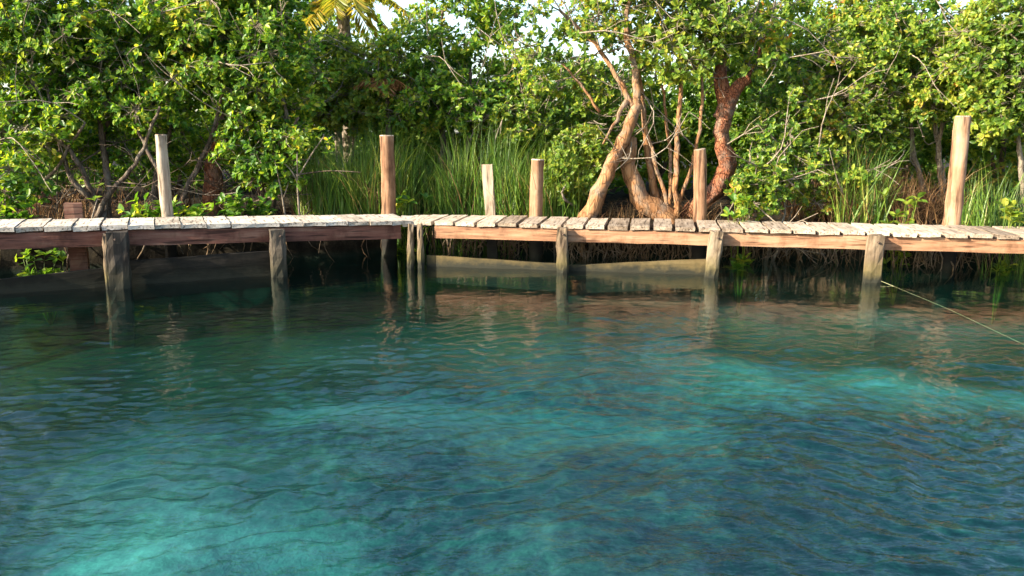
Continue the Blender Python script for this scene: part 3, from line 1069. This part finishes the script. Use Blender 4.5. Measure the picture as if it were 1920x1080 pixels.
tree('buttonwood_shrub', 'low yellowish bush beside the foot of the leaning orange trunk', 'shrub', 114,
     stems(1085, 11.3, [(1080, 300, 11.2), (1110, 290, 11.3)], 0.025, 14),
     [blob(1085, 300, 11.3, 0.42, 0.35, 0.42, 20), blob(1060, 350, 11.1, 0.35, 0.3, 0.3, 10)], 'grey_bark', 'leafC', GL, size=(0.06, 0.09), clump_r=0.2, min_d=0.16)

# ---- the leaning tree and its neighbours
yt = 10.6
tree('leaning_tree', 'tree with thick smooth orange trunk leaning up from the deck edge', 'tree', 121,
     [([at_y(1085, 440, yt), at_y(1108, 398, yt), at_y(1150, 300, yt), at_y(1186, 222, yt), at_y(1196, 195, yt)], 0.118, 0.07),
      ([at_y(1192, 205, yt), at_y(1160, 150, yt), at_y(1120, 90, yt + .1), at_y(1050, 20, yt + .1)], 0.036, 0.018),
      ([at_y(1194, 205, yt), at_y(1190, 130, yt), at_y(1175, 50, yt + .1), at_y(1190, -40, yt + .2)], 0.05, 0.022),
      ([at_y(1175, 190, yt), at_y(1150, 235, yt - .05), at_y(1130, 270, yt - .1)], 0.035, 0.01),
      ([at_y(1125, 210, yt + .2), at_y(1095, 165, yt + .2), at_y(1055, 120, yt + .2)], 0.02, 0.012)],
     [blob(1090, 60, 10.8, 1.0, 0.6, 0.55, 30), blob(1190, 10, 11.0, 0.9, 0.6, 0.5, 26), blob(1040, 130, 11.2, 0.6, 0.5, 0.4, 14)], 'orange_bark', 'leafB', None, trunk_sides=12, size=(0.05, 0.095), bare=26, rough=0.06, branch_bark='grey_bark', clump_r=0.26, per_clump=9)
yt = 10.75
tree('curved_tree', 'tree with short orange trunk curving up from a swollen base', 'tree', 122,
     [([at_y(1266, 440, yt), at_y(1246, 404, yt), at_y(1210, 378, yt), at_y(1186, 340, yt), at_y(1178, 300, yt), at_y(1184, 258, yt)], 0.16, 0.075),
      ([at_y(1240, 400, yt + .1), at_y(1222, 335, yt + .15), at_y(1214, 270, yt + .15), at_y(1205, 190, yt + .1), at_y(1196, 120, yt)], 0.055, 0.028),
      ([at_y(1268, 405, yt - .1), at_y(1268, 330, yt - .1), at_y(1272, 220, yt), at_y(1276, 110, yt), at_y(1270, 30, yt)], 0.04, 0.024),
      ([at_y(1255, 405, yt), at_y(1225, 290, yt - .05), at_y(1205, 215, yt), at_y(1185, 130, yt)], 0.028, 0.016),
      ([at_y(1262, 405, yt + .1), at_y(1300, 300, yt + .1), at_y(1318, 190, yt + .1), at_y(1310, 90, yt + .2)], 0.028, 0.016),
      ([at_y(1255, 400, yt + .1), at_y(1258, 300, yt + .2), at_y(1240, 160, yt + .2)], 0.03, 0.015)],
     [blob(1270, 95, 10.6, 0.65, 0.4, 0.3, 16), blob(1250, 30, 11.0, 0.9, 0.6, 0.5, 26), blob(1330, 60, 10.8, 0.5, 0.4, 0.35, 10)], 'orange_bark', 'leafC', None, trunk_sides=12, size=(0.06, 0.11), bare=20, rough=0.06, branch_bark='grey_bark', per_clump=9)
yt = 10.95
tree('crooked_tree', 'crooked tree with flaking dark red bark and a knobbly side limb', 'tree', 123,
     [([at_y(1270, 440, yt), at_y(1300, 395, yt), at_y(1345, 350, yt), at_y(1362, 310, yt), at_y(1352, 250, yt), at_y(1358, 200, yt), at_y(1352, 130, yt), at_y(1350, 40, yt + .1), at_y(1340, -40, yt + .1)], 0.14, 0.06),
      ([at_y(1354, 225, yt), at_y(1374, 178, yt - .05), at_y(1404, 146, yt - .12)], 0.11, 0.065),
      ([at_y(1400, 150, yt), at_y(1420, 110, yt), at_y(1435, 60, yt)], 0.03, 0.015)],
     [blob(1350, 30, 11.1, 0.9, 0.6, 0.5, 28), blob(1400, 100, 11.0, 0.5, 0.4, 0.3, 10)], 'red_bark', 'leafB', None, trunk_sides=12, size=(0.08, 0.115), bare=26, rough=0.09, branch_bark='grey_bark', per_clump=9)

# ---- right thicket
tree('buttonwood_shrub', 'low leafy shrub spilling over the deck edge beside the round-topped post', 'shrub', 131,
     stems(1440, 10.4, [(1420, 290, 10.3), (1470, 280, 10.4), (1390, 330, 10.2)], 0.03, 31),
     [blob(1425, 345, 10.2, 0.42, 0.25, 0.35, 20), blob(1460, 275, 10.5, 0.30, 0.3, 0.35, 10), blob(1520, 320, 10.6, 0.35, 0.3, 0.5, 14), blob(1480, 210, 10.9, 0.35, 0.3, 0.3, 8), blob(1580, 350, 10.6, 0.3, 0.25, 0.35, 7)], 'grey_bark', 'leafB', GL, size=(0.05, 0.095), bare=16, clump_r=0.2, min_d=0.15, per_clump=12)
tree('buttonwood_tree', 'broad bushy tree between the crooked red tree and the tallest post', 'tree', 132,
     stems(1540, 11.8, [(1500, 120, 11.6), (1570, 150, 11.7), (1630, 100, 11.8), (1560, 230, 11.4)], 0.06, 32),
     [blob(1540, 150, 11.7, 1.0, 0.7, 0.75, 54), blob(1640, 130, 11.8, 0.9, 0.7, 0.8, 44), blob(1500, 230, 11.5, 0.6, 0.5, 0.5, 22), blob(1480, 30, 12.4, 0.9, 0.5, 0.5, 16), blob(1600, 20, 12.4, 0.8, 0.5, 0.4, 14), blob(1600, 240, 11.6, 0.7, 0.5, 0.4, 22)], 'grey_bark', 'leafB', GL, size=(0.05, 0.10), bare=18)
tree('buttonwood_tree', 'dense tree overhanging the dark hollow behind the tallest post', 'tree', 133,
     stems(1760, 12.0, [(1740, 80, 11.9), (1800, 120, 11.6), (1700, 150, 11.9)], 0.06, 33),
     [blob(1740, 100, 11.9, 1.1, 0.7, 0.75, 52), blob(1800, 170, 11.4, 0.8, 0.5, 0.45, 26), blob(1660, 60, 12.2, 0.8, 0.6, 0.7, 26)], 'grey_bark', 'leafB', GL, size=(0.05, 0.10), bare=18)
tree('buttonwood_tree', 'bright yellow-green tree beyond the tallest post at the thicket end', 'tree', 134,
     stems(1930, 11.0, [(1870, 90, 10.9), (1940, 60, 11), (1900, 200, 10.8)], 0.055, 34),
     [blob(1880, 80, 10.9, 0.8, 0.6, 0.75, 46), blob(1990, 100, 11.0, 0.9, 0.7, 1.0, 40), blob(1890, 220, 10.8, 0.5, 0.4, 0.4, 16)], 'grey_bark', 'leafC', GL, size=(0.055, 0.105), bare=12)

# ---- back row, closing the thicket
back = [(-260, 12.4, 60, 'leafA', 'background tree at the outer end of the thicket, beyond the shaded walk'),
        (60, 13.6, 40, 'leafD', 'dark background tree behind the mangrove shrub above the square stub'),
        (280, 14.2, 50, 'leafD', 'dark background tree behind the slim grey post'),
        (500, 14.5, 60, 'leafA', 'background tree behind the shrub left of the reeds'),
        (760, 15.5, 130, 'leafD', 'low dark background tree behind the thick corner post'),
        (1000, 15.0, 150, 'leafD', 'dark background tree behind the short stout post'),
        (1230, 14.6, 130, 'leafB', 'background tree behind the leaning and curved trunks'),
        (1450, 14.0, 60, 'leafD', 'dark background tree behind the crooked red tree'),
        (1660, 14.2, 80, 'leafD', 'dark background tree between the bushy tree and the hollow'),
        (1880, 13.6, 60, 'leafB', 'background tree beyond the tallest post'),
        (2150, 12.4, 60, 'leafA', 'background tree past the end of the sunlit walk')]
for k, (px, y, py, lf, lab) in enumerate(back):
    tree('thicket_tree', lab, 'tree', 200 + k, stems(px, y, [(px - 60, py + 60, y), (px + 70, py + 70, y), (px, py, y)], 0.06, 50 + k),
         [blob(px - 50, py + 70, y, 1.2, 0.8, 0.9, 30), blob(px + 60, py + 60, y + .2, 1.2, 0.8, 0.9, 30), blob(px, 250, y, 1.5, 0.8, 0.8, 30)],
         'dark_bark', lf, 'trees closing the thicket', lo=True, clump_r=0.42, per_clump=18, size=(0.09, 0.14), min_d=0.3, bare=0)

# ---- far wood behind, one mass
rng = np.random.default_rng(280)
n = 4200
x = rng.uniform(-17, 17, n)
y = rng.uniform(15.5, 19.5, n)
z = 0.45 + rng.random(n) * (1.9 + 0.5 * fbm(x, y, 0.15, 3, 77))
P = np.stack([x, y, z], -1)
pos, d, nn, L, W = rosettes(P, rng.standard_normal((n, 3)) * 0.5 + np.array([-0.3, -0.5, 0.5]), rng, (8, 12), (0.16, 0.26))
tag(obj('treeline', leaf_mesh('treeline', pos, d, nn, L, W, M['leafD'], True)), 'dark wood behind the thicket', 'wood', kind='stuff')

# ---- palm over the reeds
def frond(mb_r, P0, d, L, droop, rng, n=26, ll=0.42, wid=0.055, fan=False):
    """returns leaflet arrays"""
    ts = np.linspace(0, 1, n)
    d = norm(d)
    P = P0 + d * (L * ts)[:, None]
    P[:, 2] -= droop * L * ts ** 2
    mb_r.tube(P, np.linspace(0.018, 0.004, n), 4)
    T = norm(np.gradient(P, axis=0))
    side = norm(np.cross(T, np.array([0, 0, 1.0])))
    pos, dirs, nn, LL = [], [], [], []
    for s in (-1, 1):
        for k in range(3, n):
            for _ in range(2):
                t = ts[k]
                dd = T[k] * 0.55 + side[k] * s * 0.9 + np.array([0, 0, -0.35 - 0.3 * rng.random()]) + rng.normal(0, 0.08, 3)
                pos.append(P[k] + rng.normal(0, 0.01, 3))
                dirs.append(dd)
                nn.append(np.cross(side[k] * s, T[k]) + rng.normal(0, 0.3, 3) + np.array([0, 0, 0.4]))
                LL.append(ll * (1 - 0.55 * abs(t - 0.45) * 1.6) * rng.uniform(0.8, 1.1))
    return np.array(pos), np.array(dirs), np.array(nn), np.array(LL)


rng = np.random.default_rng(77)
yb = 14.0
b0 = gp(650, yb)
top = at_y(640, -5, yb)
root = empty('palm_tree', b0, 'palm with yellowing drooping fronds rising above the canopy', 'tree')
mb = MB()
Pt = curve([b0, (b0 + top) / 2 + np.array([0.08, 0, 0]), top], 40)
rr = np.full(40, 0.10) + 0.012 * (np.arange(40) % 2)
mb.tube(Pt, rr, 10, 0.03, rng)
obj('trunk', mb.mesh('trunk', M['grey_bark'], True, b0), root)
for k in range(13):
    an = k * 2.4
    el = rng.uniform(-0.35, 0.9)
    d = np.array([math.cos(an) * math.cos(el), math.sin(an) * math.cos(el), math.sin(el)])
    mr = MB()
    pos, dr, nn, LL = frond(mr, top + d * 0.05, d, rng.uniform(0.9, 1.4), rng.uniform(0.5, 0.95), rng)
    fo = obj('frond', leaf_mesh('frond', pos, dr, nn, LL, np.full(len(LL), 0.12), M['palm'], True, b0), root)
    obj('midrib', mr.mesh('midrib', M['palm'], True, b0), fo)

yb = 12.6
b0 = gp(735, yb)
top = at_y(725, 150, yb)
root = empty('dry_palm', b0, 'small palm with dry orange fronds among the green canopy', 'tree')
mb = MB()
mb.tube(curve([b0, (b0 + top) / 2, top], 14), np.linspace(0.06, 0.045, 14), 8, 0.05, rng)
obj('trunk', mb.mesh('trunk', M['dark_bark'], True, b0), root)
for k in range(7):
    an = 3.4 + k * 0.75
    el = rng.uniform(-0.5, 0.4)
    d = np.array([math.cos(an) * math.cos(el), math.sin(an) * math.cos(el), math.sin(el)])
    mr = MB()
    pos, dr, nn, LL = frond(mr, top, d, rng.uniform(0.3, 0.5), 0.5, rng, 14, 0.24)
    fo = obj('frond', leaf_mesh('frond', pos, dr, nn, LL, np.full(len(LL), 0.13), M['drypalm'], True, b0), root)
    obj('midrib', mr.mesh('midrib', M['drypalm'], True, b0), fo)

# ------------------------------------------------------------------ saplings, sticks and small plants by the deck
rng = np.random.default_rng(90)


def sapling(label, px, y, tops, r, nl):
    b_ = gp(px, y)
    root = empty('bare_sapling', b_, label, 'sapling', 'thin saplings at the deck edge')
    m1 = MB()
    tips = []
    for (ax_, ay_, bx_, by_) in tops:
        s = b_ if ay_ is None else at_y(ax_, ay_, y)
        t = at_y(bx_, by_, y + rng.uniform(-0.1, 0.1))
        P = curve([s, (s + t) / 2 + rng.normal(0, 0.03, 3), t], 8)
        m1.tube(P, np.linspace(r if ay_ is None else r * 0.6, r * 0.35, 8), 5)
        tips.append(t)
    obj('stem', m1.mesh('stem', M['grey_bark'], True, b_), root)
    P = np.repeat(np.array(tips), nl, 0) + rng.normal(0, 0.09, (nl * len(tips), 3))
    pos, d, nn, L, W = rosettes(P, np.tile([[-0.2, -0.2, 1.0]], (len(P), 1)), rng, (4, 7), (0.07, 0.11))
    obj('leaves', leaf_mesh('leaves', pos, d, nn, L, W, M['leafA'], False, b_), root)


sapling('thin pale sapling stem with forked twig in front of the reeds', 562, 10.5, [(0, None, 557, 285), (560, 330, 608, 255), (560, 345, 525, 300)], 0.018, 3)
sapling('thin forked sapling beside the pale stem, at the reeds\' edge', 536, 10.5, [(0, None, 515, 300), (532, 370, 545, 330)], 0.016, 3)
sapling('short bent twig sapling next to the low square stub', 168, 9.6, [(0, None, 183, 372)], 0.016, 1)

plants = [(72, None, 0.14, 'small dark plant growing under the shaded walk at the water'),
          (40, 9.75, 0.30, 'large-leaved plant at the outer end of the shaded walk'),
          (285, 10.0, 0.22, 'small leafy plant at the foot of the slim grey post'),
          (345, 10.0, 0.18, 'low leafy sprout just beyond the slim grey post'),
          (440, 10.2, 0.26, 'leafy plant at the deck edge between slim post and sapling'),
          (490, 10.3, 0.22, 'low glossy plant beside the forked saplings'),
          (752, 10.9, 0.18, 'single green sprout beside the thick corner post'),
          (1395, 9.85, 0.24, 'leafy sprig at the deck edge right of the round-topped post'),
          (1885, 9.3, 0.24, 'bright green leafy plant on the bank beyond the tallest post'),
          (1690, 9.9, 0.24, 'small plant glowing green in front of the dark hollow')]
for px, y, h, lab in plants:
    if y is None:
        xq = on_z(px, 480, 0.15)[0]
        y = float(bank_y(xq)) + 0.02
    b_ = gp(px, y)
    root = empty('leafy_plant', b_, lab, 'plant', 'small plants along the deck edge')
    zt = DECK + 0.02 if h > 0.15 else 0.12
    m1 = MB()
    PP, AA = [], []
    for k in range(9):
        t = np.array([b_[0] + rng.normal(0, 0.14), b_[1] + rng.normal(-0.03, 0.08), zt + h * rng.uniform(0.1, 1.2)])
        P = curve([b_, (b_ + t) / 2 + rng.normal(0, 0.03, 3), t], 5)
        m1.tube(P, np.linspace(0.007, 0.003, 5), 4)
        for j in (2, 3, 4):
            PP.append(P[j])
            AA.append(norm(P[4] - P[0]) + np.array([-0.1, -0.2, 0.3]))
    obj('stem', m1.mesh('stem', M['leafC'], True, b_), root)
    pos, d, nn, L, W = rosettes(np.array(PP), np.array(AA), rng, (4, 6), (0.09, 0.15), 0.5)
    obj('leaves', leaf_mesh('leaves', pos, d, nn, L, W, M['leafD'] if px == 72 else M['leafA'] if px < 1600 else M['leafC'], False, b_), root)


# ------------------------------------------------------------------ reeds, dead grass, bank roots: uncountable
def blades(name, label, cat, n, xr, dr, hr, wid, mat, seed, lean=0.25, curl=0.5, root_z=None, dens=None):
    rg = np.random.default_rng(seed)
    px = rg.uniform(xr[0], xr[1], n)
    d = rg.uniform(dr[0], dr[1], n) ** 1.0
    x = (px - 960) / F * d * 1.0
    y = np.maximum(d, bank_y(x) + 0.05) if root_z is None else d
    keep = np.ones(n, bool)
    tuft = fbm(x, y, 1.1, 2, seed)
    keep &= (tuft > -0.55 + 0.5 * rg.standard_normal(n) * 0.5)
    x, y = x[keep], y[keep]
    n = len(x)
    z = (ground_z(x, y) - 0.02) if root_z is None else np.full(n, root_z)
    h = rg.uniform(hr[0], hr[1], n) * (0.85 + 0.25 * fbm(x, y, 0.6, 2, seed + 1))
    an = rg.uniform(0, 2 * math.pi, n)
    le = np.abs(rg.normal(0, lean, n)) + 0.04
    D = np.stack([np.cos(an), np.sin(an), np.zeros(n)], -1)
    W = np.stack([-np.sin(an + rg.normal(0, .5, n)), np.cos(an), np.zeros(n)], -1)
    ns = 5
    ts = np.linspace(0, 1, ns)
    V = np.zeros((n, ns, 2, 3))
    B = np.stack([x, y, z], -1)
    for k, t in enumerate(ts):
        bend = le * t + curl * le * t ** 2.5
        c = B + D * (bend * h)[:, None] + np.array([0, 0, 1.0]) * (h * (t - 0.35 * curl * le * t ** 3))[:, None]
        w = wid * (1 - 0.92 * t ** 1.6) * (0.7 + 0.3 * np.sin(math.pi * min(1, t + .35)))
        V[:, k, 0] = c - W * w
        V[:, k, 1] = c + W * w
    base = (np.arange(n) * ns * 2)[:, None]
    Qs = np.concatenate([base + np.array([[2 * k, 2 * k + 1, 2 * k + 3, 2 * k + 2]]) for k in range(ns - 1)])
    o = obj(name, mesh_arrays(name, V.reshape(-1, 3), [Qs], M[mat]))
    return tag(o, label, cat, kind='stuff')


blades('reeds', 'tall green reeds behind the corner of the boardwalks', 'reeds', 6500, (560, 1090), (10.9, 12.6), (0.75, 1.35), 0.008, 'reed', 301)
blades('reeds', 'green reeds beyond the tallest post', 'reeds', 700, (1800, 1990), (9.9, 11.2), (0.5, 1.0), 0.008, 'reed', 302)
blades('reeds', 'sparse green reeds between leafy shrub and dark hollow', 'reeds', 500, (1570, 1660), (10.2, 11.0), (0.5, 1.1), 0.008, 'reed', 307)
blades('dead_grass', 'brown dead grass in the dark hollow', 'grass', 2200, (1470, 1800), (10.2, 11.8), (0.5, 1.0), 0.006, 'straw', 303, 0.45, 1.2)
blades('dead_grass', 'dry straw round the feet of the orange trunks', 'grass', 900, (1080, 1400), (10.3, 11.4), (0.25, 0.6), 0.005, 'straw', 304, 0.6, 1.4)
blades('dead_grass', 'dry grass in the shade under the mangrove thicket', 'grass', 900, (-100, 560), (10.9, 12.4), (0.3, 0.8), 0.006, 'straw', 305, 0.5, 1.2)
rg = np.random.default_rng(333)
mb = MB()
for k in range(100):
    px_, yy = rg.uniform(-120, 560), rg.uniform(10.2, 11.8)
    s0 = gp(px_, yy) + np.array([0, 0, rg.uniform(0.1, 0.8)])
    L = rg.uniform(0.4, 1.3)
    d = norm(np.array([rg.normal(0, 1), rg.normal(0, 0.35), rg.normal(0.35, 0.45)]))
    P = curve([s0, s0 + d * L * 0.5 + rg.normal(0, 0.09, 3), s0 + d * L + rg.normal(0, 0.12, 3)], 7)
    mb.tube(P, np.linspace(1, 0.4, 7) * rg.uniform(0.004, 0.013), 4)
    for _k in range(2):
        a0 = P[rg.integers(2, 6)]
        d2 = norm(d + rg.normal(0, 0.8, 3))
        mb.tube(np.array([a0, a0 + d2 * L * 0.18, a0 + d2 * L * 0.35 + rg.normal(0, 0.03, 3)]), [0.005, 0.004, 0.003], 3)
tag(obj('twig_tangle', mb.mesh('twig_tangle', M['dark_bark'], True)), 'tangle of bare grey twigs under the mangrove thicket', 'twigs', kind='stuff')
blades('dead_grass', 'dry stalks among the tall green reeds', 'grass', 700, (560, 1090), (10.9, 12.4), (0.6, 1.2), 0.006, 'straw', 308, 0.35, 0.9)
blades('water_grass', 'bright green grass growing at the water edge under the deck', 'grass', 220, (1850, 1990), (9.25, 9.6), (0.25, 0.5), 0.006, 'reed', 306, 0.2, 0.4, root_z=-0.1)

rg = np.random.default_rng(400)
mb = MB()
for k in range(1200):
    x = rg.uniform(-6.5, 10)
    if x < -1.0 and rg.random() < 0.93:
        continue
    y = float(bank_y(x)) - 0.02 + rg.uniform(-0.10, 0.10)
    z0 = 0.40 + rg.uniform(-0.08, 0.05)
    L = rg.uniform(0.12, 0.52) * (1.0 if x > -1 else 0.8)
    fw = rg.uniform(0.02, 0.22)
    P = np.array([[x, y + 0.06, z0], [x + rg.normal(0, 0.03), y - fw * 0.6, z0 - 0.05 - 0.2 * L], [x + rg.normal(0, 0.06), y - fw, z0 - 0.1 - 0.6 * L], [x + rg.normal(0, 0.08), y - fw * rg.uniform(0.7, 1.4), z0 - 0.1 - L]])
    mb.tube(curve(P, 6), np.linspace(1, 0.35, 6) * rg.uniform(0.004, 0.017), 4)
tag(obj('bank_roots', mb.mesh('bank_roots', M['root'], True)), 'tangle of brown roots hanging from the bank under the deck', 'roots', kind='stuff')

# fallen leaves and litter on the bank and a few on the deck
n = 2500
x = rg.uniform(-8, 8, n)
y = bank_y(x) + 0.1 + rg.random(n) * 3.0
P = np.stack([x, y, ground_z(x, y) + 0.012], -1)
A = rg.standard_normal((n, 3)) * np.array([1, 1, 0.15])
Nn = np.array([0, 0, 1.0]) + 0.3 * rg.standard_normal((n, 3))
tag(obj('leaf_litter', leaf_mesh('leaf_litter', P, A, Nn, rg.uniform(0.06, 0.11, n), np.full(n, 0.5), M['straw'], True)), 'brown fallen leaves on the bank', 'leaves', kind='stuff')
